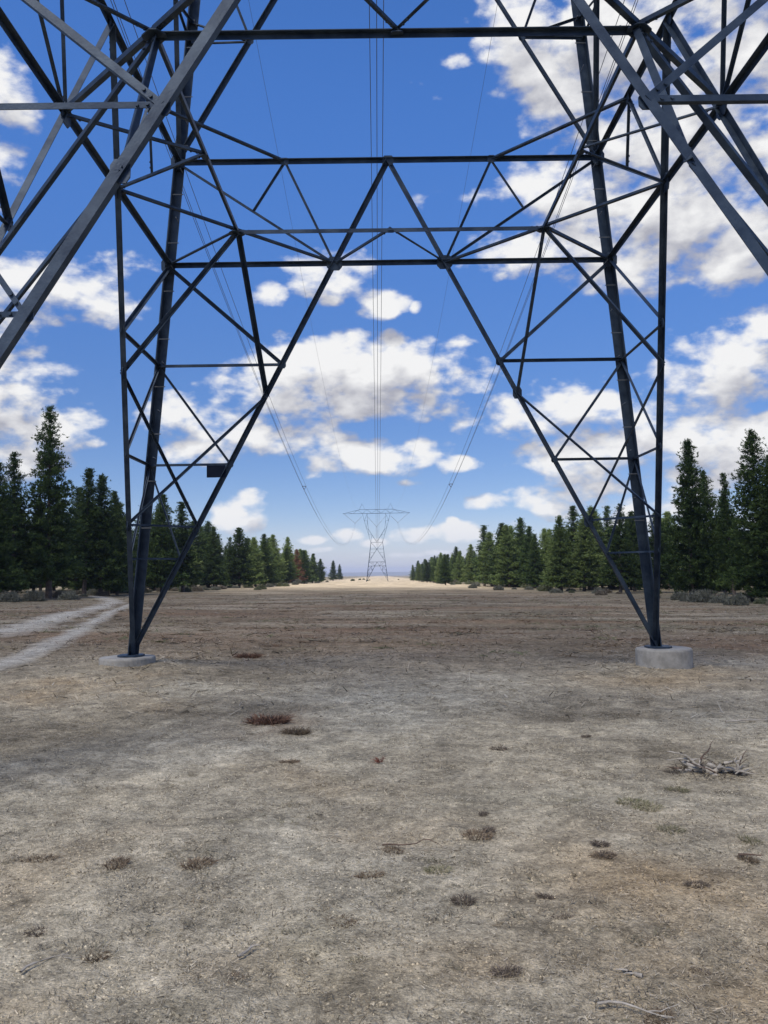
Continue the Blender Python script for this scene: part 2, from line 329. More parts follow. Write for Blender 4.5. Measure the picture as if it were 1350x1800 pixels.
# two pale wheel ruts of the dirt track at the left
def strip(name, pts, halfw, col, seed):
    pts = np.array(pts, float); seg = np.r_[0, np.cumsum(np.hypot(*np.diff(pts, axis=0).T))]
    s = np.linspace(0, seg[-1], 260)
    def sm(c): 
        v = np.interp(s, seg, c); k = np.ones(25)/25
        return np.convolve(np.pad(v, 12, mode='edge'), k, 'valid')
    x, y = sm(pts[:, 0]), sm(pts[:, 1]); tx, ty = np.gradient(x), np.gradient(y); l = np.hypot(tx, ty); nxv, nyv = -ty/l, tx/l
    vs, cs = [], []
    K_ = np.linspace(-1, 1, 9)
    for i in range(len(s)):
        for k in K_:
            wv = halfw*(.75+.9*(fbm(np.array(s[i]*.7), np.array(seed+(0 if k < 0 else 40.)), seed, 4)-.25))
            px_, py_ = x[i]+nxv[i]*k*wv, y[i]+nyv[i]*k*wv
            vs.append((px_, py_, float(gz(px_, py_))+.03*(1-abs(k))+.004)); e = (1-abs(k)**1.6)*min(1., .35+1.3*float(fbm(np.array(px_*.6), np.array(py_*.6), seed+3, 4)))
            cs.append((px_, py_, e))
    vs = np.array(vs); cs = np.array(cs); und = soil_colour(cs[:, 0], cs[:, 1])
    c = und*(1-cs[:, 2:])+np.array(col)*cs[:, 2:]*(.8+.4*fbm(cs[:, 0]*1.5, cs[:, 1]*1.5, 7, 4))[:, None]
    n = len(K_); I = np.arange(len(s)*n).reshape(len(s), n)
    f = np.stack([I[:-1, :-1], I[1:, :-1], I[1:, 1:], I[:-1, 1:]], -1).reshape(-1, 4)
    me = mesh(name, vs, f, SOIL, True); set_col(me, c, 'soil')
    return tag(obj(name, me), 'pale dusty wheel rut of the dirt track', kind='structure')
for k, line in enumerate(([(-160,1135),(0,1116),(90,1090),(150,1074),(192,1063),(200,1058),(188,1052),(168,1048.5),(160,1046.5)], [(-160,1225),(0,1180),(80,1136),(150,1102),(212,1070),(238,1061),(246,1055),(236,1050),(225,1047)])):
    strip('dirt_track', [ground_at(u, v) for u, v in line], (1.2, .5)[k], (.40, .365, .295), 5+k)

# blue hills on the horizon
def hills():
    n = 220; x = np.linspace(-9000, 9000, n)
    h1 = 20+42*fbm(x/1500, x*0+2, 3, 5); rows = []
    for dy, hh in ((0, 0), (500, .55), (1000, 1.), (2500, .2)):
        rows.append(np.stack([x, 7200+dy+300*fbm(x/900, x*0+9, 8, 3), -19+h1*hh], -1))
    v = np.concatenate(rows); I = np.arange(len(v)).reshape(4, n)
    f = np.stack([I[:-1, :-1], I[:-1, 1:], I[1:, 1:], I[1:, :-1]], -1).reshape(-1, 4)
    return mesh('hills', v, f, simple_mat('hill_scrub', (.10, .11, .075), (.18, .16, .11), rough=.95, scale=.004), True)
tag(obj('hills', hills()), 'low hills along the far horizon', kind='structure')

# ------------------------------------------------------------------ the cloud whose shade lies on the clearing (it is behind the camera, towards the sun)
def cloud_mesh():
    import bmesh
    bm = bmesh.new(); bmesh.ops.create_icosphere(bm, subdivisions=6, radius=1)
    co = np.array([v.co[:] for v in bm.verts]); a = np.arctan2(co[:, 1], co[:, 0])
    edge = 1+.22*(fbm(co[:, 0]*2+5, co[:, 1]*2+3, 4, 3)-.5)*2
    bump = 1+.5*(fbm(co[:, 0]*5+9, co[:, 1]*5, 14, 4)-.4)
    X_ = co[:, 0]*230*edge; Y_ = co[:, 1]*125*edge; Z_ = np.where(co[:, 2] > 0, co[:, 2]*62*bump, co[:, 2]*12*bump)
    for v, x, y, z in zip(bm.verts, X_, Y_, Z_): v.co = (x, y, z)
    me = bpy.data.meshes.new('cloud'); bm.to_mesh(me); bm.free()
    me.polygons.foreach_set('use_smooth', np.ones(len(me.polygons), dtype=bool))
    m, nt, b = mat('cloud_droplets'); L = nt.links.new
    d = nd(nt, 'ShaderNodeBsdfTransparent'); d.inputs[0].default_value = (1, 1, 1, 1)
    t = nd(nt, 'ShaderNodeBsdfTranslucent'); t.inputs[0].default_value = (.95, .95, .96, 1)
    mx = nd(nt, 'ShaderNodeMixShader'); mx.inputs[0].default_value = .38; L(d.outputs[0], mx.inputs[1]); L(t.outputs[0], mx.inputs[2])
    L(mx.outputs[0], nt.nodes['Material Output'].inputs[0]); me.materials.append(m)
    return me
CH = 300
cl = obj('cloud', cloud_mesh(), loc=(TO_SUN.x/TO_SUN.z*CH-10, TO_SUN.y/TO_SUN.z*CH+8, CH))
tag(cl, 'grey bellied cumulus cloud drifting over the clearing', 'cloud')

# ------------------------------------------------------------------ pylons
A0, KS, ZA, ZB, Z0, QF = 4.392, .1245, 6.63, 8.252, .2986, .4902
S1, S2, S3, S4, SH = 5.031, 3.4273, 2.4079, 1.8684, 4.5181
ZC, ZW, ZX = 13.5, 16.2, 28.0
w = lambda z: A0-KS*(z-Z0)
vx = lambda z: A0*(ZB-z)/(ZB-Z0)
jr = random.Random(5)
def angle_iron(p, q, s, n, t=None):            # an L-section bar from p to q; n = side the second flange points to
    p, q, n = Vector(p), Vector(q), Vector(n)
    d = (q-p); ln = d.length; d.normalize()
    n = n-d*n.dot(d)
    if n.length < 1e-3: n = d.orthogonal()
    n.normalize(); b = d.cross(n); t = t or max(.008, s*.09)
    off = n*jr.uniform(-.012, .012)+b*jr.uniform(-.004, .004)
    prof = [(0, 0), (s, 0), (s, t), (t, t), (t, s), (0, s)]
    v = [tuple(e+off+b*(a-s*.5)+n*c) for e in (p, q) for (a, c) in prof]
    f = [(i, (i+1) % 6, 6+(i+1) % 6, 6+i) for i in range(6)]+[(5, 4, 3, 0), (3, 2, 1, 0), (6, 9, 10, 11), (6, 7, 8, 9)]
    for e, dr in ((p, d), (q, -d)):            # bolt heads near both ends, outside the flange
        for k in range(3 if s > .07 else 2):
            c = e+off+dr*(.10+.075*k)+b*(.06*s if k % 2 else -.06*s); o = len(v); rb = .014
            for hgt in (-.013, .0):
                v += [tuple(c+n*hgt+(dr*math.cos(1.0472*i)+b*math.sin(1.0472*i))*rb) for i in range(6)]
            f += [tuple(o+5-i for i in range(6))]+[(o+i, o+(i+1) % 6, o+6+(i+1) % 6, o+6+i) for i in range(6)]
    return v, f
def plate(c, n, up, a, b, th=.014):            # an eight-cornered gusset plate
    c, n, up = Vector(c), Vector(n).normalized(), Vector(up)
    up = (up-n*up.dot(n)).normalized(); r = up.cross(n)
    o = [(-.6, -1), (.6, -1), (1, -.5), (1, .5), (.6, 1), (-.6, 1), (-1, .5), (-1, -.5)]
    v = [tuple(c+r*x*a+up*y*b+n*(s*th)) for s in (-.5, .5) for x, y in o]
    f = [tuple(range(7, -1, -1)), tuple(range(8, 16))]+[(i, (i+1) % 8, 8+(i+1) % 8, 8+i) for i in range(8)]
    return v, f
def rot4(k, p):
    x, y, z = p
    for _ in range(k): x, y = y, -x
    return (x, y, z)
def tower_parts():
    out = []                                    # (name, verts, faces)
    def bar(nm, p, q, s, n): out.append((nm, *angle_iron(p, q, s*.74, n)))
    def gus(p, n, a, b, up=(0, 0, 1)):
        n = Vector(n).normalized(); out.append(('gusset_plate', *plate(Vector(p)-n*(.030+jr.uniform(0, .006)), n, up, a*.74, b*.74, .012)))
    def mid(p, q, t=.5): return tuple(p[i]+(q[i]-p[i])*t for i in range(3))
    for k in range(4):
        R = lambda *p: rot4(k, p)
        inn = R(0, -1, 0); outw = Vector(R(0, 1, KS))
        # corner leg, heel outwards: built as a large angle whose flanges lie in both faces
        lo, hi = Vector(R(A0, A0, Z0)), Vector(R(w(ZW), w(ZW), ZW))
        d = (hi-lo).normalized(); e1 = Vector(R(-1, 0, 0)); e2 = Vector(R(0, -1, 0)); s, t = .145, .018
        prof = [(0, 0), (s, 0), (s, t), (t, t), (t, s), (0, s)]
        v = [tuple(e+e1*(a-.03)+e2*(c-.03)) for e in (lo, hi) for a, c in prof]
        f = [(i, 6+i, 6+(i+1) % 6, (i+1) % 6) for i in range(6)]+[(0, 3, 4, 5), (0, 1, 2, 3), (11, 10, 9, 6), (9, 8, 7, 6)]
        out.append(('leg', v, f))
        out.append(('base_plate', *plate(lo+Vector((0, 0, .006)), (0, 0, 1), (0, 1, 0), .2, .2, .03)))
        FB = R(0, w(ZB), ZB)
        for sg in (-1, 1):
            P = lambda x, z: R(sg*x, w(z), z)
            L0, LA, LB = P(A0, Z0), P(w(ZA), ZA), P(w(ZB), ZB); FA = P(vx(ZA), ZA); QB = P(QF*w(ZB), ZB)
            bar('diagonal_brace', L0, FB, .106, inn)
            bar('bracing_bar', FA, QB, .055, inn); bar('bracing_bar', FA, LB, .055, inn)
            bar('bracing_bar', mid(FA, LB, .52), QB, .05, inn)
            bar('bracing_bar', LA, P(vx(S1), S1), .08, inn); bar('bracing_bar', P(vx(S1), S1), P(w(S1), S1), .065, inn)
            bar('bracing_bar', P(w(S1), S1), P(vx(S2), S2), .055, inn); bar('bracing_bar', P(vx(S2), S2), P(w(S2), S2), .055, inn)
            bar('bracing_bar', P(w(S2), S2), P(vx(S4), S4), .042, inn)
            gus(FA, outw, .17, .15); gus(LA, outw, .13, .16); gus(LB, outw, .13, .16); gus(QB, outw, .09, .08); gus(P(vx(S1), S1), outw, .085, .09); gus(P(vx(S2), S2), outw, .07, .07)
            # upper panel
            FC = R(0, w(ZC), ZC); t = .36; zd = ZB+(ZC-ZB)*t; D = mid(LB, FC, t)
            bar('diagonal_brace', LB, FC, .10, inn)
            bar('bracing_bar', D, P(w(zd-.02), zd-.02), .05, inn); bar('bracing_bar', D, P(w(10.45), 10.45), .05, inn)
            bar('bracing_bar', D, P(w(12.1), 12.1), .055, inn)
            gus(D, outw, .07, .07)
            bar('bracing_bar', FC, P(w(ZW), ZW), .08, inn)
            D2 = mid(LB, FC, .7); zz = ZB+(ZC-ZB)*.7; bar('bracing_bar', D2, P(w(12.1), 12.1), .05, inn)
        bar('horizontal_brace', R(-w(ZA), w(ZA), ZA), R(w(ZA), w(ZA), ZA), .095, inn)
        bar('horizontal_brace', R(-w(ZB), w(ZB), ZB), R(w(ZB), w(ZB), ZB), .095, inn)
        bar('horizontal_brace', R(-w(ZC), w(ZC), ZC), R(w(ZC), w(ZC), ZC), .08, inn)
        bar('horizontal_brace', R(-w(ZW), w(ZW), ZW), R(w(ZW), w(ZW), ZW), .09, inn)
        gus(FB, outw, .13, .10); gus(R(0, w(ZC), ZC), outw, .2, .2)
        # corner between this face and the next one clockwise
        xa = vx(ZA); ya = w(ZA); n = (xa+ya)/2; N = R(n, n, ZA); dn = (0, 0, -1); up = (0, 0, 1)
        FA, FA2 = R(xa, ya, ZA), R(ya, xa, ZA)
        bar('plan_brace', FA, N, .075, up); bar('plan_brace', N, FA2, .075, up); bar('plan_brace', R(w(ZA), w(ZA), ZA), N, .06, up)
        gus(N, (0, 0, 1), .15, .13, R(1, 1, 0))
        q = QF*w(ZB); bar('plan_brace', R(q, w(ZB), ZB), R(w(ZB), q, ZB), .085, up)
        vp = lambda z: R(vx(z), w(z), z); vq = lambda z: R(w(z), vx(z), z); ci = R(-1, -1, 0)
        bar('hip_brace', N, vp(SH), .085, ci); bar('hip_brace', N, vq(SH), .085, ci)
        bar('hip_brace', vp(SH), vq(S3), .055, ci); bar('hip_brace', vq(SH), vp(S3), .055, ci)
        bar('hip_brace', vp(S3), vq(S3), .045, up); bar('hip_brace', vp(S4), vq(S4), .04, up)
        for zz in (SH, S3): gus(vp(zz), outw, .1, .13); 
        # inner square and its small braces
        bar('plan_brace', R(-n, n, ZA), N, .078, dn); m0 = R(0, n, ZA)
        bar('bracing_bar', m0, R(xa, ya, ZA), .045, up); bar('bracing_bar', m0, R(-xa, ya, ZA), .045, up); gus(m0, (0, 0, 1), .08, .06, R(0, 1, 0))
    # head of the tower: two arms, cross-arm, peaks
    hd = lambda z: 2.41*(ZX-z)/(ZX-ZW)+.6*(z-ZW)/(ZX-ZW)
    for sx in (-1, 1):
        for sy in (-1, 1):
            H = lambda x, z: (sx*x, sy*hd(z), z); inn = (0, -sy, 0)
            O = [H(2.41, 16.2), H(3.2, 19.2), H(4.1, 22), H(4.9, 25), H(5.67, 28)]
            N_ = [H(.1, 16.5), H(2.0, 19.4), H(3.35, 21.6), H(3.65, 25), H(3.75, 28)]
            for a, b in zip(O[:-1], O[1:]): bar('arm_chord', a, b, .13, inn)
            for a, b in zip(N_[:-1], N_[1:]): bar('arm_chord', a, b, .11, inn)
            for a, b in zip(O, N_[1:]): bar('arm_brace', a, b, .06, inn)
            for a, b in zip(O[1:-1], N_[1:-1]): bar('arm_brace', a, b, .06, inn)
            bar('peak_chord', (sx*4.6, sy*.6, 29.6), (sx*5.8, sy*.05, 32), .07, inn); bar('peak_chord', (sx*7, sy*.6, 29.4), (sx*5.8, sy*.05, 32), .07, inn)
            bar('cross_arm_chord', (sx*6.6, sy*.6, 29.6), (sx*13.7, sy*.1, 28.05), .08, inn)
            bar('cross_arm_chord', (0, sy*.6, 28), (sx*13.7, sy*.1, 28), .12, inn)
            bar('cross_arm_chord', (0, sy*.6, 29.6), (sx*6.6, sy*.6, 29.6), .09, inn)
            X = [0, 1.9, 3.75, 5.67, 7.6, 9.6, 11.6]
            for i, (a, b) in enumerate(zip(X[:-1], X[1:])):
                za = 28 if i % 2 else 29.6; zb = 29.6 if i % 2 else 28
                f_ = lambda x, z: z if z == 28 or x <= 6.6 else 29.6-(x-6.6)/7.1*1.55
                yy = lambda x: sy*(.6 if x <= 6.6 else .6-(x-6.6)/7.1*.5)
                bar('cross_arm_brace', (sx*a, yy(a), f_(a, za)), (sx*b, yy(b), f_(b, zb)), .06, inn)
    return out
TOP = {'arm_chord', 'arm_brace', 'peak_chord', 'cross_arm_chord', 'cross_arm_brace'}
def join(lst):
    V_, F_ = [], []
    for v, f in lst:
        o = len(V_); V_ += v; F_ += [tuple(i+o for i in q) for q in f]
    return V_, F_
parts = tower_parts()
NEAR = empty('lattice_pylon', (.2185, 9.661, 0), .0023)
tag(NEAR, 'huge dark steel lattice pylon whose legs straddle the clearing overhead', 'pylon')
groups = {}
for nm, v, f in parts:
    if nm in TOP: groups.setdefault(nm, []).append((v, f)); continue
    obj(nm, mesh(nm, v, f, STEEL), NEAR)
for nm, l in groups.items(): tag(obj(nm, mesh(nm, *join(l), STEEL), NEAR), kind='stuff')
# step bolts up the two far legs and bolts at the nodes, the small sign plate hung on a strut
def rod(p, q, r, n=6):
    p, q = Vector(p), Vector(q); d = (q-p).normalized(); a = d.orthogonal().normalized(); b = d.cross(a)
    v = [tuple(e+(a*math.cos(6.2832*i/n)+b*math.sin(6.2832*i/n))*r) for e in (p, q) for i in range(n)]
    f = [(i, (i+1) % n, n+(i+1) % n, n+i) for i in range(n)]+[tuple(range(n-1, -1, -1)), tuple(range(n, 2*n))]
    return v, f
sb = []
for sx in (-1, 1):
    z = 2.4; i = 0
    while z < 16:
        x, y = sx*w(z), w(z)
        sb.append(rod((x-sx*.10, y-.0, z), (x-sx*.10, y-.17, z), .008) if i % 2 else rod((x, y-.10, z), (x-sx*.17, y-.10, z), .008)); z += .38; i += 1
tag(obj('step_bolts', mesh('step_bolts', *join(sb), simple_mat('galvanised_bolt', (.10, .11, .12), (.16, .17, .18), metal=.5, rough=.45)), NEAR), kind='stuff')
sp_c = Vector((-(vx(S2)+.23), w(S2)-.03, S2-.112))
pv, pf = plate(sp_c, (0, 1, 0), (0, 0, 1), .155, .105, .012)
sgn = obj('sign_plate', mesh('sign_plate', [tuple(Vector(c)) for c in [(sp_c.x+sx*.155, sp_c.y+dy, sp_c.z+sz*.105) for dy in (-.006, .006) for sx, sz in ((-1, -1), (1, -1), (1, 1), (-1, 1))]], [(0, 1, 2, 3), (7, 6, 5, 4), (0, 4, 5, 1), (1, 5, 6, 2), (2, 6, 7, 3), (3, 7, 4, 0)], PLATE), NEAR)
sgn['label'] = 'small dark rectangular plate hung under a strut of the left leg'
# far tower, same type
FX, FY = ground_at(663, 1022)[0], 339.
FX = px_dir(663, 1000).x/px_dir(663, 1000).y*FY
FZ = float(gz(FX, FY))-.25
FAR = empty('lattice_pylon', (FX, FY, FZ), .0)
tag(FAR, 'distant grey lattice pylon standing where the tree rows converge', 'pylon')
fg = {}
for nm, v, f in parts:
    if nm in ('base_plate', 'gusset_plate'): continue
    fg.setdefault(nm, []).append((v, f))
for nm, l in fg.items():
    if nm == 'leg':
        for v, f in l: obj(nm, mesh(nm, v, f, FARSTEEL), FAR)
    else: tag(obj(nm, mesh(nm, *join(l), FARSTEEL), FAR), kind='stuff' if nm in ('bracing_bar', 'hip_brace', 'arm_brace', 'cross_arm_brace', 'plan_brace') else None)

# concrete footings
def footing(r, h, seed):
    n = 40; rr = random.Random(seed); prof = [(r, 0), (r, h*.5), (r*.998, h-.03), (r*.975, h-.006), (r*.93, h), (0, h)]
    v, f = [], []
    for (pr, pz) in prof[:-1]:
        for i in range(n): v.append((pr*math.cos(6.2832*i/n)*(1+rr.uniform(-.004, .004)), pr*math.sin(6.2832*i/n), pz+rr.uniform(-.003, .003)))
    v.append((0, 0, h))
    for j in range(4):
        for i in range(n): f.append((j*n+i, j*n+(i+1) % n, (j+1)*n+(i+1) % n, (j+1)*n+i))
    for i in range(n): f.append((4*n+i, 4*n+(i+1) % n, 5*n))
    me = mesh('concrete_footing', v, f, CONCRETE)
    return me
for sx, sy, lab in ((-1, 1, 'low round concrete footing sunk in the soil under the left leg'), (1, 1, 'round concrete footing standing proud of the soil under the right leg')):
    px_, py_ = NEAR.location.x+sx*A0, NEAR.location.y+sy*A0
    o = obj('concrete_footing', footing(.455, Z0+.5, 3+sx), loc=(px_+sx*.075, py_, -.5-.012)); tag(o, lab, 'footing')

# conductors, shield wires and insulators
def tube(pts, r, n=5):
    pts = [Vector(p) for p in pts]; v, f = [], []
    for i, p in enumerate(pts):
        d = (pts[min(i+1, len(pts)-1)]-pts[max(i-1, 0)]).normalized(); a = Vector((1, 0, 0)); a = (a-d*a.dot(d)).normalized(); b = d.cross(a)
        v += [tuple(p+(a*math.cos(6.2832*k/n)+b*math.sin(6.2832*k/n))*r) for k in range(n)]
    for i in range(len(pts)-1): f += [(i*n+k, i*n+(k+1) % n, (i+1)*n+(k+1) % n, (i+1)*n+k) for k in range(n)]
    return v, f
def cat_z(z0, z1, zm, t):                         # parabola through both ends with the given low point near mid span
    a = 4*((z0+z1)/2-zm); return z0+(z1-z0)*t-a*t*(1-t)
Y0 = 9.661; X0 = .2185
def wire(name, xo, z0, z1, zm, r, dx, dz):
    pts = []
    for t in np.concatenate([np.linspace(0, .3, 40), np.linspace(.31, 1, 50)]):
        pts.append((X0+(FX-X0)*t+xo+dx, Y0+(FY-Y0)*t, cat_z(z0, z1, zm, t)+dz))
    return obj(name, mesh(name, *tube(pts, r), WIRE, True))
TRI = [(-.23, .13), (.23, .13), (0, -.26)]
for xo, zt, zm, where in ((-8.7, 23.8, 8.4, 'left'), (0, 22.3, 7.8, 'middle'), (8.7, 23.8, 8.4, 'right')):
    for dx, dz in TRI:
        o = wire('conductor_wire', xo, zt, zt+FZ, zm, .0135, dx, dz)
        tag(o, 'thin dark conductor wire of the sagging %s bundle' % where, 'wire', 'conductor wires of the %s bundle' % where)
    if xo:
        for t in (.27,):
            p = (X0+(FX-X0)*t+xo, Y0+(FY-Y0)*t, cat_z(zt, zt+FZ, zm, t))
            v, f = join([rod((p[0]+a[0], p[1], p[2]+a[1]), (p[0]+b[0], p[1], p[2]+b[1]), .035) for a, b in ((TRI[0], TRI[1]), (TRI[1], TRI[2]), (TRI[2], TRI[0]))])
            tag(obj('bundle_spacer', mesh('bundle_spacer', v, f, WIRE)), 'dark triangular spacer clamped on the %s wire bundle' % where, 'spacer')
for xo in (-5.8, 5.8):
    o = wire('shield_wire', xo, 32, 32+FZ, 19, .008, 0, 0)
    tag(o, 'faint thin shield wire strung between the %s peaks of the pylons' % ('left' if xo < 0 else 'right'), 'wire')
def string(p, q):
    p, q = Vector(p), Vector(q); n = 22; l = []
    for i in range(n):
        c = p.lerp(q, (i+.5)/n); d = (q-p).normalized(); l.append(rod(c-d*.02, c+d*.05, .125, 8))
    l.append(rod(p, q, .03)); return join(l)
for bx, by, bz, far in ((X0, Y0, 0, 0), (FX, FY, FZ, 1)):
    if not far: continue
    for c, z, a, b, where in ((-8.7, 24.1, -13.2, -5.9, 'left'), (0, 22.6, -3.75, 3.75, 'middle'), (8.7, 24.1, 5.9, 13.2, 'right')):
        za = 28 if abs(a) > 10 else 26.8; zb = 28 if abs(b) > 10 else 26.8
        v, f = join([string((a, 0, za), (c, 0, z)), string((b, 0, zb), (c, 0, z)), rod((c, 0, z), (c, 0, z-.5), .05)])
        tag(obj('insulator_string', mesh('insulator_string', v, f, GLASS), loc=(bx, by, bz)), 'pale v shaped insulator string holding the %s bundle on the distant pylon' % where, 'insulator')

# ------------------------------------------------------------------ trees
def conifer(seed, h=16., wid=2.6, base=.06, open_=0., tone=(.022, .046, .012), tone2=(.092, .132, .034), dead=False, tip=1.2):
    r = np.random.default_rng(seed)
    P, D, S, TC = [], [], [], []
    br = []
    z = h*base+.4
    lean = r.normal(0, .012, 2)
    while z < h*.985:
        t = z/h
        prof = ((1-t)**.80)*min(1, (t/.14+.6))*1.12*(1+.16*math.sin(z*2.1+seed)) if t > .06 else .85+t
        prof = min(prof, 1)
        nb = int(r.integers(5, 8))
        a0 = r.uniform(0, 6.28)
        for i in range(nb):
            if r.random() < open_*(.4+.6*t): continue
            a = a0+6.283*i/nb+r.normal(0, .3); L_ = max(.14, wid*prof*r.uniform(.70, 1.10)*(1+.18*math.sin(a*2+seed+z*.6)))
            rise = .02+.95*t**1.4+r.normal(0, .12)
            d = np.array([math.cos(a), math.sin(a), rise]); o = np.array([lean[0]*z, lean[1]*z, z+r.uniform(-.15, .15)])
            br.append((o, d, L_))
            m = max(4, int(L_/.17)); bt = r.uniform(.75, 1.25)
            for q in np.linspace(.22 if t < .75 else .05, 1, m):
                sag = -.18*L_*q*(1-q*.9)*(1-t)
                for s in range(2 if q < .55 else 3):
                    side = r.normal(0, .16+.20*L_*.35, 3)*np.array([1, 1, .6])
                    P.append(o+d*L_*q+[0, 0, sag]+side*(.5+.5*q)); D.append(d/np.linalg.norm(d)+r.normal(0, .35, 3)); S.append(r.uniform(.75, 1.25)*(1-.45*t*t))
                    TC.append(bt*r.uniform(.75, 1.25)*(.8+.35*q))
        z += (.30+.16*(1-t))*r.uniform(.8, 1.2)*(h/16)**.5
    P, D, S, TC = map(np.array, (P, D, S, TC)); n = len(P); KN = 8
    D = np.repeat(D, KN, 0)+r.normal(0, .75, (n*KN, 3))+np.array([0, 0, .45]); D /= np.linalg.norm(D, axis=1)[:, None]
    ln = np.repeat(S, KN)*r.uniform(.17, .36, n*KN); B = np.repeat(P, KN, 0)+r.normal(0, .06, (n*KN, 3))
    sd = np.cross(D, r.normal(0, 1, (n*KN, 3))); sd /= np.linalg.norm(sd, axis=1)[:, None]; sd *= (.060*np.repeat(S, KN))[:, None]
    v = np.stack([B-sd, B+sd, B+D*ln[:, None]], 1).reshape(-1, 3); v[:, 2] = np.maximum(v[:, 2], .1)
    f = np.arange(len(v)).reshape(-1, 3)
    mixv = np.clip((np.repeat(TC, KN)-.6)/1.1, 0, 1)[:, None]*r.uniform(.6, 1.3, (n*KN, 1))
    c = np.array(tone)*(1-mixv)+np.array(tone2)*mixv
    c = np.repeat(c, 3, 0)
    crown = mesh('crown', v, f, NEEDLE); set_col(crown, c)
    # trunk with limbs
    vs, fs = [], []
    def limb(p, q, r0, r1, n=5):
        o = len(vs); p, q = Vector(p), Vector(q); d = (q-p).normalized(); a = d.orthogonal().normalized(); b = d.cross(a)
        for e, rr in ((p, r0), (q, r1)):
            for i in range(n): vs.append(tuple(e+(a*math.cos(6.2832*i/n)+b*math.sin(6.2832*i/n))*rr))
        for i in range(n): fs.append((o+i, o+(i+1) % n, o+n+(i+1) % n, o+n+i))
    zz = np.linspace(-.4, h*.97, 7); rad = lambda z_: max(.02, h*.0125*(1-max(z_, 0)/h)+.01)
    for a_, b_ in zip(zz[:-1], zz[1:]):
        limb((lean[0]*a_, lean[1]*a_, a_), (lean[0]*b_, lean[1]*b_, b_), rad(a_)*(1.25 if a_ < 0 else 1), rad(b_), 8)
    for (o, d, L_) in br[::2]: limb(o, o+d*L_*.8, .02+.008*L_, .008, 3)
    trunk = mesh('trunk', np.array(vs), fs, BARK, True)
    return trunk, crown, h
PROTO = [conifer(1, 16, 2.6), conifer(2, 15, 2.3, tip=1), conifer(3, 17, 2.9, open_=.12), conifer(4, 14, 2.5), conifer(5, 16, 2.15, open_=.08), conifer(6, 18, 3.0, base=.05, open_=.1),
         conifer(7, 19, 2.75, base=.10, open_=.28)]
PROTO += [conifer(8, 15, 1.9, base=.12, open_=.22), conifer(9, 16, 3.3, open_=.16), conifer(10, 13, 2.9, base=.04), conifer(11, 17, 2.4, base=.16, open_=.3)]
SUNLIT_TONE = [conifer(21, 14, 2.3, tone=(.11, .16, .044), tone2=(.22, .27, .09)), conifer(22, 15, 2.5, tone=(.10, .15, .042), tone2=(.20, .255, .08), open_=.1)]  # same pines with sunlight painted in as a paler needle colour
DEAD = conifer(31, 12, 1.9, tone=(.15, .075, .040), tone2=(.22, .12, .07), open_=.3)
print('needle tris', [len(p[1].polygons) for p in PROTO])
def tree(proto, x, y, h, label, group=None, fat=1., name='pine_tree'):
    tr, cr, h0 = proto; s = h/h0
    o = empty(name, (x, y, float(gz(x, y))-.05), random.uniform(0, 6.28)); k = (1.2+.25*min(max((y-90)/90, 0), 1))*fat; o.scale = (s*k, s*k*random.uniform(.9, 1.1), s); o.rotation_euler.x = random.gauss(0, .015); o.rotation_euler.y = random.gauss(0, .015)
    tag(o, label, 'tree', group)
    obj('trunk', tr, o); obj('crown', cr, o)
    return o
horizon = lambda u: 1007+(675-u)*.016
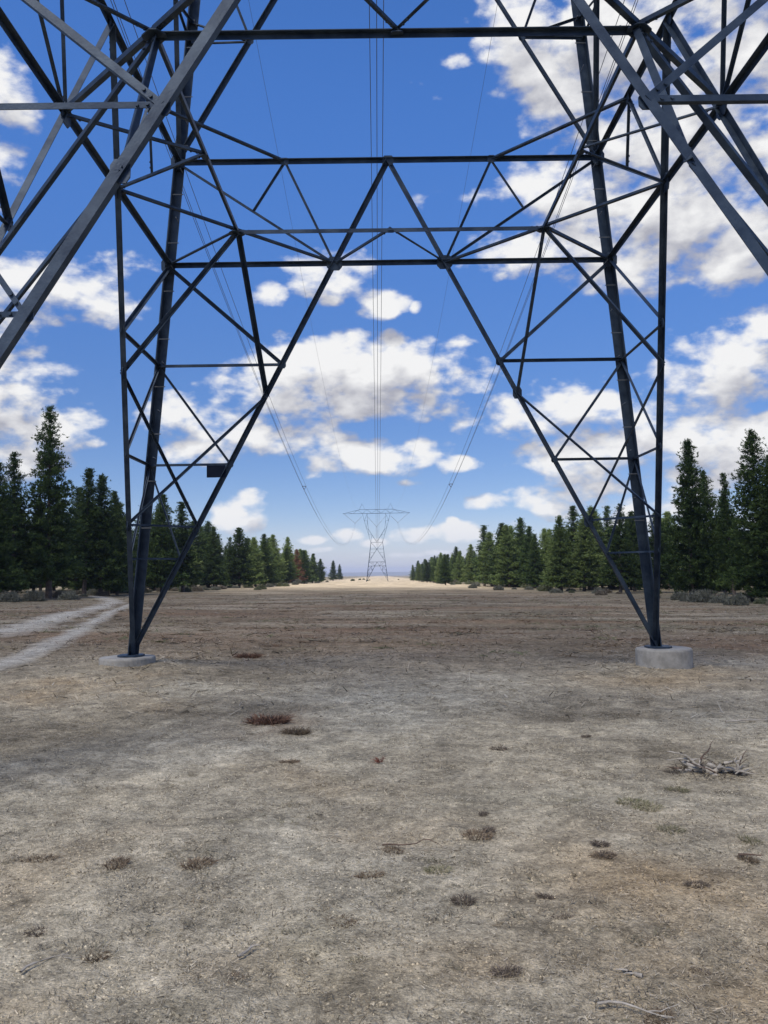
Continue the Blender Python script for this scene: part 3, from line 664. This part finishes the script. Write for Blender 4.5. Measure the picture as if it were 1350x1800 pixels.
HERO = [ # x, top y, distance, prototype, width factor, label
 (90, 713, 84, PROTO[6], 1.0, 'tallest dark pine of the left row with an open ragged spire'),
 (27, 793, 82, PROTO[10], 1, 'dark pine just left of the tallest pine with the open spire'),
 (-6, 812, 76, PROTO[0], 1, 'dark pine cut by the left edge of the photo'),
 (150, 822, 97, PROTO[7], .95, 'slim pine just right of the tallest pine with the open spire'),
 (178, 836, 99, PROTO[1], 1, 'dark pointed pine between the tallest pine and the left pylon leg'),
 (207, 862, 104, PROTO[4], .85, 'narrow pine directly behind the left pylon leg'),
 (285, 868, 118, PROTO[3], 1, 'dark pine seen through the left leg bracing, taller and left of two'),
 (322, 882, 122, PROTO[7], 1.1, 'dark pine seen through the left leg bracing, right of the taller one'),
 (376, 926, 160, PROTO[1], 1, 'pointed pine right of the left pylon leg beside a broad pine'),
 (420, 927, 168, PROTO[3], 1.15, 'broad dark round topped pine standing free right of the left pylon leg'),
 (463, 938, 200, PROTO[2], 1, 'dark green pine beside two pale sunlit pines of the left row'),
 (484, 940, 214, SUNLIT_TONE[0], 1, 'pale sunlit pine of the left row, first of two'),
 (507, 944, 226, SUNLIT_TONE[1], .95, 'pale sunlit pine of the left row next to the reddish dead one'),
 (522, 966, 236, DEAD, .9, 'reddish brown dead pine among green trees of the left row'),
 (535, 968, 252, PROTO[1], 1, 'dark pine just right of the reddish dead pine'),
 (549, 976, 285, PROTO[0], 1, 'dark pine near the far end of the left row, before a small gap'),
 (562, 982, 300, PROTO[3], 1, 'rounded dark pine bordering the gap at the far end of the left row'),
 (585, 985, 400, PROTO[4], 1.1, 'narrow dark pine standing alone past the gap of the left row'),
 (597, 992, 480, PROTO[1], .9, 'farthest small pine ending the left row'),
 (1326, 753, 62, PROTO[5], .95, 'tallest broad pine of the right row near the photo edge'),
 (1204, 774, 74, PROTO[0], .95, 'tall dark pine right behind the right pylon leg'),
 (1240, 828, 78, PROTO[8], .8, 'pine leaning against the tall pine behind the right pylon leg'),
 (1281, 828, 72, PROTO[10], .8, 'thin open pine between the two tallest pines of the right row'),
 (1352, 800, 60, PROTO[1], 1, 'pine cut by the right edge of the photo'),
 (1150, 900, 104, PROTO[3], 1, 'dark pine seen between the two bars of the right pylon leg'),
 (1105, 908, 128, SUNLIT_TONE[0], 1, 'yellow green pine seen through the right leg bracing'),
 (1066, 888, 138, PROTO[10], 1, 'slim spired pine seen through the right leg bracing'),
 (1042, 898, 140, PROTO[1], 1, 'dark pine just left of the slim spired one in the right leg bracing'),
 (1012, 888, 150, PROTO[2], 1, 'dark pine touched by the slanting brace of the right pylon leg'),
 (988, 926, 160, PROTO[0], .95, 'dark pine right of the pale sunlit pine of the right row'),
 (962, 930, 196, SUNLIT_TONE[1], 1, 'pale sunlit pine in the middle of the right row'),
 (913, 911, 166, PROTO[1], 1.05, 'dark sharply pointed pine, right one of a tall pair in the right row'),
 (880, 919, 172, PROTO[3], 1, 'dark pine, left one of a tall pair in the right row'),
 (849, 923, 192, PROTO[7], 1.05, 'tall narrow pine left of the dark pair in the right row'),
 (827, 957, 224, SUNLIT_TONE[0], 1, 'pale green pine left of the tall narrow one in the right row'),
 (804, 968, 232, SUNLIT_TONE[1], 1, 'smaller pale green pine beside the dark pine that stands forward'),
 (782, 974, 205, PROTO[0], 1.1, 'dark pine standing forward from the far end of the right row'),
 (765, 984, 275, PROTO[1], 1.1, 'dark pine left of the one standing forward in the right row'),
 (750, 984, 292, PROTO[4], 1.1, 'slim dark pine near the far end of the right row'),
 (736, 990, 335, SUNLIT_TONE[0], 1, 'small pale pine second from the far end of the right row'),
 (726, 993, 370, SUNLIT_TONE[1], 1, 'small pale pine closing the far end of the right row')]
for (u, t, d, pr, fat, lab) in HERO:
    dr = px_dir(u, t); x, y = dr.x/dr.y*d, d
    zt = EYE+dr.z/dr.y*d; tree(pr, x, y, zt-float(gz(x, y)), lab, fat=fat)
rr = random.Random(12)
def fill(side, n, y0, y1, label, group, lo=4., hi=26., h0=8.5, h1=13.5):
    for i in range(n):
        y = y0+(y1-y0)*(i+rr.random())/n
        edge = (41-11*min(max((y-100)/150, 0), 1)) if side < 0 else (31-5*min(max((y-100)/120, 0), 1))
        x = side*(edge+rr.uniform(lo, hi+y*.03))
        pr = rr.choice(PROTO+SUNLIT_TONE if y < 110 and side > 0 else PROTO if y < 110 else PROTO+SUNLIT_TONE*4)
        tree(pr, x, y, rr.uniform(h0, h1)*(1 if side < 0 else .9), label, group, fat=rr.uniform(.85, 1.2))
fill(-1, 50, 66, 190, 'dark green pine crowded in the shaded forest behind the left row', 'pines of the shaded forest at left', 2, 20, 10.5, 15)
fill(-1, 36, 190, 420, 'smaller pine standing deep in the distant forest at left', 'pines of the distant forest at left', -1, 16, 8, 12.5)
fill(1, 50, 58, 190, 'dark green pine crowded in the shaded forest behind the right row', 'pines of the shaded forest at right', 2, 20, 9.5, 13.5)
fill(1, 36, 190, 380, 'smaller pine standing deep in the distant forest at right', 'pines of the distant forest at right', -1, 16, 8, 12.5)

def edge_fill(n, x0, x1, y0, y1, h0, h1, label, group):
    for i in range(n):
        tree(rr.choice(PROTO+SUNLIT_TONE*5), rr.uniform(x0, x1), y0+(y1-y0)*(i+rr.random())/n, rr.uniform(h0, h1), label, group, fat=rr.uniform(.95, 1.25))
edge_fill(30, 17, 25, 235, 400, 7, 11, 'small pine merging into the tapering far end of the right row', 'pines at the tapering end of the right row')
edge_fill(22, -32, -25, 180, 320, 8, 12, 'small pine merging into the tapering far end of the left row', 'pines at the tapering end of the left row')
edge_fill(16, 24, 34, 100, 200, 9, 13, 'pine filling the middle of the right row between taller ones', 'pines filling the middle of the right row')
edge_fill(14, -42, -34, 105, 190, 9, 14, 'pine filling the middle of the left row between taller ones', 'pines filling the middle of the left row')

# ------------------------------------------------------------------ shrubs
def shrub(seed, tone=(.105, .108, .080), tone2=(.18, .18, .14)):
    r = np.random.default_rng(seed); n = 900
    a = r.uniform(0, 6.283, n); el = np.arcsin(r.uniform(0, 1, n)); q = r.uniform(.35, 1, n)**.6
    lump = 1+.22*np.sin(a*3+seed)+.15*np.sin(a*5+el*4)
    P = np.stack([np.cos(a)*np.cos(el)*q*lump, np.sin(a)*np.cos(el)*q*lump, np.sin(el)*q*lump*.85], 1)*.9
    D = P/np.linalg.norm(P, axis=1)[:, None]*.6+r.normal(0, .6, (n, 3))+[0, 0, .6]; D /= np.linalg.norm(D, axis=1)[:, None]
    KN = 4; P = np.repeat(P, KN, 0)+r.normal(0, .05, (n*KN, 3)); D = np.repeat(D, KN, 0)+r.normal(0, .4, (n*KN, 3)); D /= np.linalg.norm(D, axis=1)[:, None]
    sd = np.cross(D, r.normal(0, 1, D.shape)); sd /= np.linalg.norm(sd, axis=1)[:, None]
    v = np.stack([P-sd*.03, P+sd*.03, P+D*r.uniform(.10, .26, n*KN)[:, None]], 1).reshape(-1, 3); v[:, 2] = np.maximum(v[:, 2], 0)
    mx = r.uniform(0, 1, (n*KN, 1)); c = np.repeat(np.array(tone)*(1-mx)+np.array(tone2)*mx, 3, 0)
    lm = mesh('foliage', v, np.arange(len(v)).reshape(-1, 3), SAGE); set_col(lm, c)
    st = []
    for i in range(9):
        an = r.uniform(0, 6.283); st.append(rod((0, 0, -.05), (math.cos(an)*.55, math.sin(an)*.55, .55), .018, 4))
    return lm, mesh('stems', *join(st), BROWNWOOD)
SHR = [shrub(1), shrub(2), shrub(3, (.085, .095, .050), (.14, .15, .085)), shrub(4, (.12, .10, .075), (.20, .175, .13))]
def put_shrub(pr, x, y, s, label, group=None, sz=1.):
    o = empty('sage_shrub', (x, y, float(gz(x, y))-.03), rr.uniform(0, 6.28)); o.scale = (s, s, s*sz); tag(o, label, 'shrub', group)
    obj('foliage', pr[0], o); obj('stems', pr[1], o)
for (u, d, s, lab) in ((1232, 62, 1.05, 'largest rounded grey shrub at the foot of the right row pines'), (1296, 55, .8, 'grey shrub under the tallest pine of the right row'), (1196, 70, .8, 'grey shrub just right of the right pylon leg foot'),
                       (62, 74, 1.05, 'grey shrub at the foot of the tallest left pine'), (20, 72, 1.0, 'low grey shrub near the left photo edge'), (122, 80, .95, 'grey shrub right of the tallest left pine trunk')):
    dr = px_dir(u, 1030); put_shrub(rr.choice(SHR[:2]), dr.x/dr.y*d, d, s, lab)
for i in range(70):
    y = 60+130*rr.random()**1.3; x = -(rr.uniform(33, 50)-8*min((y-60)/120, 1)); put_shrub(rr.choice(SHR), x, y, rr.uniform(.4, 1.0), 'small dusty shrub along the foot of the left tree row', 'shrubs under the left tree row', rr.uniform(.7, 1))
for i in range(80):
    y = 50+150*rr.random()**1.3; x = rr.uniform(24, 42)-4*min((y-50)/120, 1); put_shrub(rr.choice(SHR), x, y, rr.uniform(.35, .95), 'small dusty shrub along the foot of the right tree row', 'shrubs under the right tree row', rr.uniform(.7, 1))
for i in range(50):
    y = rr.uniform(120, 330); x = rr.choice([rr.uniform(-34, -20), rr.uniform(16, 30)]); put_shrub(rr.choice(SHR), x, y, rr.uniform(.6, 1.3), 'pale low shrub on the sunlit far part of the clearing', 'shrubs on the sunlit far clearing')
for i in range(9):
    u = rr.choice([rr.uniform(690, 780), rr.uniform(600, 650)]); d = rr.uniform(380, 520); dr = px_dir(u, 1010); put_shrub(SHR[2], dr.x/dr.y*d, d, rr.uniform(.5, 1.1), 'tiny dark bush near the foot of the distant pylon', 'bushes round the distant pylon')

# ------------------------------------------------------------------ litter on the ground
def blades(name, X, Y, ln, wd, lift, cols, flat=.25):
    n = len(X); a = rng.uniform(0, 6.283, n); Z = gz(X, Y)+np.clip(1-(np.hypot(X, Y)-16)/10, 0, 1)*((fbm(X*3, Y*3, 21, 4)-.5)*.055+np.maximum(fbm(X*9, Y*9, 25, 3)-.55, 0)*.06)+rng.uniform(.001, .008, n)
    el = np.abs(rng.normal(0, flat, n)); d = np.stack([np.cos(a)*np.cos(el), np.sin(a)*np.cos(el), np.sin(el)], 1)*ln[:, None]
    s = np.stack([-np.sin(a), np.cos(a), rng.normal(0, .5, n)], 1)*wd[:, None]
    p = np.stack([X, Y, Z], 1)
    v = np.stack([p-s, p+s, p+d+s*.5, p+d-s*.5], 1).reshape(-1, 3)
    me = mesh(name, v, np.arange(n*4).reshape(-1, 4), STRAW); set_col(me, np.repeat(cols, 4, 0))
    return obj(name, me)
def scatter(n, y0, y1, power=1.):
    y = y0+(y1-y0)*rng.random(n)**power
    if y0 > 3: y = y[rng.random(n) < np.clip((y-y0)/(.8*y0), 0, 1)]; n = len(y)
    half = y*.50+.6
    return rng.uniform(-1, 1, n)*half, y
PAL = np.array([(.50, .45, .37), (.40, .34, .26), (.46, .42, .36), (.33, .25, .16), (.17, .12, .08), (.26, .235, .20), (.60, .56, .48)])
def cols(X, Y, n, wgt):
    c = PAL[rng.choice(len(PAL), n, p=wgt)]*rng.uniform(.7, 1.2, (n, 1))
    return c*.34+soil_colour(X, Y)*rng.uniform(.55, 1.6, (n, 1))*.66
W1 = np.array([.2, .24, .2, .13, .1, .1, .03])
for n, y0, y1, pw, l0, l1, w0, w1, nm in ((150000, 2.4, 12, 1.5, .005, .026, .0007, .0018, 'straw_litter'), (60000, 5, 26, 1.4, .015, .055, .0014, .0035, 'straw_litter'), (50000, 9, 90, 1.6, .05, .18, .003, .009, 'dead_grass')):
    X, Y = scatter(n, y0, y1, pw); n = len(X)
    keep = fbm(X*1.3, Y*1.3, 77, 4)+rng.normal(0, .12, n) > .42; X, Y = X[keep], Y[keep]; m = len(X)
    o = blades(nm, X, Y, rng.uniform(l0, l1, m), rng.uniform(w0, w1, m), .01, cols(X, Y, m, W1), .3)
    tag(o, 'scattered dry straw and grass bits on the soil', kind='stuff')
# chips, pebbles and crumbs
def crumbs(name, X, Y, size, cl, flat=.7):
    n = len(X); Z = gz(X, Y)+np.clip(1-(np.hypot(X, Y)-16)/10, 0, 1)*(fbm(X*3, Y*3, 21, 4)-.5)*.055
    t = np.array([(1, 0, -.35), (-.5, .87, -.35), (-.5, -.87, -.35), (0, 0, .8), ]); p = np.stack([X, Y, Z], 1)
    a = rng.uniform(0, 6.283, n); ca, sa = np.cos(a), np.sin(a); sh = rng.uniform(.5, 1.4, (n, 4, 3))
    q = t[None]*sh; q = np.stack([q[..., 0]*ca[:, None]-q[..., 1]*sa[:, None], q[..., 0]*sa[:, None]+q[..., 1]*ca[:, None], q[..., 2]*flat], -1)*size[:, None, None]
    v = (p[:, None]+q).reshape(-1, 3); b = np.arange(n)[:, None, None]*4
    f = (b+np.array([(0, 1, 3), (1, 2, 3), (2, 0, 3)])[None]).reshape(-1, 3)
    me = mesh(name, v, f, STRAW); set_col(me, np.repeat(cl, 4, 0)); return obj(name, me)
X, Y = scatter(110000, 2.4, 14, 1.4); n = len(X)
c = soil_colour(X, Y)*rng.choice([.3, .55, .9, 1.25, 1.6], n, p=[.24, .26, .22, .23, .05])[:, None]
tag(crumbs('soil_crumbs', X, Y, np.minimum(rng.gamma(2., .0028, n)+.0015, .011), c), 'loose crumbs of soil and tiny chips', kind='stuff')
X, Y = scatter(34000, 9, 110, 1.7); n = len(X)
c = soil_colour(X, Y)*rng.choice([.3, .5, .8, 1.4], n, p=[.3, .3, .2, .2])[:, None]
tag(crumbs('slash_debris', X, Y, rng.gamma(2., .009, n)+.006, c, .4), 'small dark clumps of slash on the far soil', kind='stuff')

X, Y = scatter(4200, 13, 105, 1.35); n = len(X)
c = np.array([(.085, .060, .040), (.12, .075, .045), (.07, .06, .045), (.20, .175, .13)])[rng.choice(4, n, p=[.4, .25, .2, .15])]*rng.uniform(.7, 1.3, (n, 1))
tag(crumbs('slash_debris', X, Y, rng.gamma(2., .03, n)*np.clip(Y/35, .5, 1.6)+.02, c, .22), 'flat dark pieces of slash strewn over the far soil', kind='stuff')
cx, cy = scatter(1500, 2.6, 22, 1.25); m = 26
sg = np.repeat(rng.gamma(2., .03, len(cx))+.015, m); X = np.repeat(cx, m)+rng.normal(0, 1, len(cx)*m)*sg; Y = np.repeat(cy, m)+rng.normal(0, .8, len(cx)*m)*sg; n = len(X)
c = np.repeat(np.array([(.12, .09, .055), (.20, .145, .085), (.30, .25, .16), (.09, .075, .055), (.16, .15, .09)])[rng.choice(5, len(cx))], m, 0)*rng.uniform(.7, 1.3, (n, 1))
tag(blades('needle_litter', X, Y, rng.uniform(.010, .042, n), rng.uniform(.0008, .0024, n), .01, c*.7+soil_colour(X, Y)*.3, .45), 'little clumps of brown needles and dead stalks on the soil', kind='stuff')

cx, cy = scatter(1300, 15, 110, 1.35); m = 34
sg = np.repeat(rng.gamma(2., .11, len(cx))+.06, m); X = np.repeat(cx, m)+rng.normal(0, 1.3, len(cx)*m)*sg; Y = np.repeat(cy, m)+rng.normal(0, 1, len(cx)*m)*sg; n = len(X)
c = np.repeat(np.array([(.15, .095, .055), (.19, .14, .085), (.24, .20, .12), (.085, .07, .05), (.13, .14, .065)])[rng.choice(5, len(cx), p=[.28, .22, .18, .18, .14])], m, 0)*rng.uniform(.7, 1.3, (n, 1))
tag(blades('dead_brush', X, Y, rng.uniform(.08, .26, n), rng.uniform(.004, .012, n), .01, c, .22), 'low clumps of dead brown and reddish brush over the far soil', kind='stuff')

# tufts, clods, sticks, the root snag
def tuft(seed, n, hgt, spread, pal, wm=1.):
    r = np.random.default_rng(seed); a = r.uniform(0, 6.283, n); q = np.sqrt(r.random(n))*spread
    P = np.stack([np.cos(a)*q, np.sin(a)*q*.8, np.zeros(n)], 1); D = np.stack([np.cos(a)*.5+r.normal(0, .5, n), np.sin(a)*.5+r.normal(0, .5, n), r.uniform(.25, 1.1, n)], 1); D /= np.linalg.norm(D, axis=1)[:, None]
    s = np.cross(D, r.normal(0, 1, (n, 3))); s /= np.linalg.norm(s, axis=1)[:, None]; s *= r.uniform(.001, .0028, (n, 1))*wm; l = r.uniform(.4, 1, (n, 1))*hgt
    m = P+D*l*.6; e = P+D*l+np.stack([np.cos(a), np.sin(a), -.8*np.ones(n)], 1)*l*.25
    v = np.stack([P-s, P+s, m+s*.8, m-s*.8, e], 1).reshape(-1, 3); b = np.arange(n)[:, None]*5
    f = [tuple(x) for x in (b+np.array([0, 1, 2, 3])).tolist()]+[tuple(x) for x in (b+np.array([3, 2, 4])).tolist()]
    me = mesh('dry_tuft', v, f, STRAW); pc = np.array(pal); set_col(me, np.repeat(pc[r.integers(0, len(pc), n)]*r.uniform(.7, 1.2, (n, 1)), 5, 0)); return me
BR = [(.22, .165, .105), (.28, .21, .135), (.15, .11, .075)]; GR = [(.27, .24, .14), (.32, .28, .18), (.20, .19, .10)]; DK = [(.17, .135, .10), (.22, .175, .13), (.12, .095, .07)]
TB = [tuft(i, 260, .036, .075, BR) for i in range(3)]; TG = [tuft(10+i, 240, .034, .085, GR) for i in range(3)]; TD = [tuft(20+i, 240, .036, .06, DK) for i in range(3)]
def put(me, name, u, v, s, label, cat, group=None, sy=1., sz=1.):
    x, y = ground_at(u, v); o = obj(name, me, loc=(x, y, float(gz(x, y))+.0)); o.rotation_euler.z = rr.uniform(0, 6.28); o.scale = (s, s*sy, s*sz); return tag(o, label, cat, group)
for (u, v, s, where) in [(510, 1340, 1, 'right of the dark soil patch, far from other tufts'), (68, 1515, 1.1, 'leftmost of the row of three at left'), (205, 1520, 1, 'middle one of the row of three at left'), (348, 1520, 1.1, 'rightmost and thickest of the row of three at left'), (598, 1622, 0.9, 'alone below the picture centre'), (170, 1680, 0.8, 'low at left below the row of three'), (395, 1727, 0.9, 'near the bottom left of centre'), (650, 1540, 0.9, 'crossed by no stick, above the lone centre tuft'), (840, 1470, 1.1, 'touching a dark clump right of centre'), (690, 1497, 0.9, 'lying against the thin brown stick'), (1315, 1512, 0.8, 'beside the short dark stick at the right edge'), (1060, 1505, 0.8, 'grown together with a dark clump at right'), (1160, 1795, 0.9, 'cut by the bottom edge at right')]:
    put(rr.choice(TB), 'dry_tuft', u, v, s*1.1, 'small brown tuft of dead grass ' + where, 'grass tuft', 'brown dead grass tufts on the near soil', rr.uniform(.6, 1.2))
for (u, v, s, where) in [(1110, 1412, 1.1, 'left half of the pair below the root snag'), (1140, 1420, 1.2, 'right half of the pair below the root snag'), (1010, 1412, 0.9, 'left of the pair below the root snag'), (500, 1450, 0.9, 'in the left half, right one of two faint ones'), (420, 1445, 0.8, 'in the left half, left one of two faint ones'), (1180, 1460, 0.9, 'under the pair that lies below the root snag'), (770, 1530, 0.8, 'just right of the picture centre'), (1190, 1390, 1, 'closest to the root snag'), (1320, 1480, 1, 'near the right edge above the brown one'), (640, 1700, 0.8, 'lowest one, near the bottom centre')]:
    put(rr.choice(TG), 'dry_tuft', u, v, s*1.1, 'small yellowish green grass tuft ' + where, 'grass tuft', 'greenish grass tufts on the near soil', rr.uniform(.6, 1.2))
for (u, v, s, where) in [(878, 1318, 1.2, 'farthest right of centre on the grey soil'), (815, 1585, 1.0, 'right of centre, widest of the near ones'), (890, 1710, 1.0, 'nearest to the bottom edge right of centre'), (1232, 1712, 0.8, 'low at right near a pale chip'), (860, 1460, 0.9, 'behind a brown tuft right of centre'), (850, 1432, 0.8, 'small, above the brown and dark pair'), (1070, 1505, 0.9, 'grown together with a brown tuft at right'), (960, 1578, 0.8, 'between the widest one and the right edge'), (988, 1615, 0.8, 'just below another one right of centre'), (1030, 1295, 0.9, 'far off below the right footing'), (65, 1640, 0.9, 'alone at the left edge'), (1055, 1485, 0.9, 'just above the brown and dark pair at right'), (295, 1228, 0.7, 'far off below the left footing')]:
    put(rr.choice(TD), 'dry_tuft', u, v, s*.95, 'dark brown dead clump ' + where, 'grass tuft', 'dark dead clumps on the near soil', rr.uniform(.6, 1.2))
def branch_curve(r, p, d, L_, rad, depth, out):
    pts = [Vector(p)]; d = Vector(d).normalized(); n = 6
    for i in range(n):
        d = (d+Vector((r.gauss(0, .28), r.gauss(0, .28), r.gauss(0, .2)))).normalized(); q = pts[-1]+d*L_/n; q.z = max(q.z, .01); pts.append(q)
    v, f = [], []
    for i, q in enumerate(pts):
        dd = (pts[min(i+1, n)]-pts[max(i-1, 0)]).normalized(); a = dd.orthogonal().normalized(); b = dd.cross(a); rr_ = rad*(1-.75*i/n)
        v += [tuple(q+(a*math.cos(6.2832*k/6)+b*math.sin(6.2832*k/6))*rr_) for k in range(6)]
    for i in range(n): f += [(i*6+k, i*6+(k+1) % 6, i*6+6+(k+1) % 6, i*6+6+k) for k in range(6)]
    out.append((v, f))
    if depth:
        for _ in range(2):
            j = r.randint(2, n-1); branch_curve(r, pts[j], d+Vector((r.gauss(0, .8), r.gauss(0, .8), r.gauss(0, .4))), L_*.5, rad*.5, depth-1, out)
r_ = random.Random(4); out = []
for k in range(8):
    a = -2.9+k*.72; branch_curve(r_, (r_.uniform(-.06, .06), r_.uniform(-.04, .04), .05), (math.cos(a), math.sin(a)*.8, .05), r_.uniform(.26, .44), r_.uniform(.03, .05), 1, out)
branch_curve(r_, (.02, 0, .12), (.1, -.9, -.15), .42, .032, 1, out)
x, y = ground_at(1243, 1358); snag = empty('root_snag', (x, y, float(gz(x, y))-.01)); snag.scale = (.85, .9, .6); tag(snag, 'grey weathered tangle of roots and dead branches on the soil at right', 'dead roots')
obj('root_tangle', mesh('root_tangle', *join(out), DRYWOOD, True), snag); 
out2 = []
for k in range(14): 
    a = r_.uniform(0, 6.28); branch_curve(r_, (r_.uniform(-.25, .3), r_.uniform(-.12, .16), .02), (math.cos(a), math.sin(a)*.6, .05), r_.uniform(.15, .4), r_.uniform(.008, .018), 1, out2)
obj('dark_roots', mesh('dark_roots', *join(out2), BROWNWOOD, True), snag)
t_ = obj('dark_twigs', tuft(44, 420, .14, .34, DK, 2.2), snag)
def brush(seed, u, v, s, label, pal):
    me = tuft(seed, 700, .26, .30, pal, 3.2); x, y = ground_at(u, v); o = obj('brush_pile', me, loc=(x, y, float(gz(x, y)))); o.scale = (s*1.15, s, s*1.1); tag(o, label, 'brush')
RB = [(.14, .075, .05), (.22, .13, .08), (.09, .055, .04)]
brush(51, 472, 1272, .55, 'reddish brown heap of dead brush in the dark patch left of centre', RB)
brush(52, 436, 1157, .62, 'small dark brown brush heap right of the left footing', RB)
put(tuft(53, 45, .10, .022, [(.24, .08, .05), (.16, .06, .04)]), 'dead_sprig', 668, 1340, 1., 'tiny rust red sprig standing on the soil near the centre', 'dead plant')
brush(54, 520, 1290, .35, 'low dry brush just right of the reddish heap', BR)
brush(55, 1225, 1560, .16, 'low dark brush clump on the tan soil at lower right', DK)
def stick(u, v, L_, rad, ang, m, label, seed):
    out = []; branch_curve(random.Random(seed), (0, 0, rad), (math.cos(ang), math.sin(ang), 0), L_, rad, 1, out)
    x, y = ground_at(u, v); tag(obj('stick', mesh('stick', *join(out), m, True), loc=(x, y, float(gz(x, y))+.01)), label, 'stick')
stick(1050, 1772, .28, .006, -.3, DRYWOOD, 'thin grey stick lying near the bottom edge', 1)
stick(1298, 1508, .16, .008, -.2, BROWNWOOD, 'short dark brown stick near the right edge', 2)
stick(36, 1716, .22, .006, 1.3, DRYWOOD, 'pale bleached stick near the lower left corner', 3)
stick(1275, 1272, .7, .012, .05, DRYWOOD, 'long pale stick lying on the soil at the right edge', 4)
stick(418, 1690, .12, .008, .7, DRYWOOD, 'short pale wood chip left of bottom centre', 5)
stick(1130, 1725, .10, .010, 2.2, DRYWOOD, 'short pale wood chip right of bottom centre', 6)
stick(672, 1490, .3, .006, -.2, BROWNWOOD, 'thin brown stick lying near the picture centre', 7)

# ------------------------------------------------------------------ the air
def haze():
    x0, x1, y0, y1, z0, z1 = -9500, 9500, -320, 10500, -60, 60
    v = [(x, y, z) for z in (z0, z1) for x, y in ((x0, y0), (x1, y0), (x1, y1), (x0, y1))]
    f = [(3, 2, 1, 0), (4, 5, 6, 7), (0, 1, 5, 4), (1, 2, 6, 5), (2, 3, 7, 6), (3, 0, 4, 7)]
    m = bpy.data.materials.new('air'); m.use_nodes = True; nt = m.node_tree; nt.nodes.clear()
    o = nt.nodes.new('ShaderNodeOutputMaterial'); p = nd(nt, 'ShaderNodeVolumePrincipled', i_Density=.00015); p.inputs['Color'].default_value = (.62, .70, .90, 1)
    nt.links.new(p.outputs[0], o.inputs['Volume']); return mesh('haze', v, f, m)
tag(obj('haze', haze()), 'thin bluish air over the plain', kind='stuff')
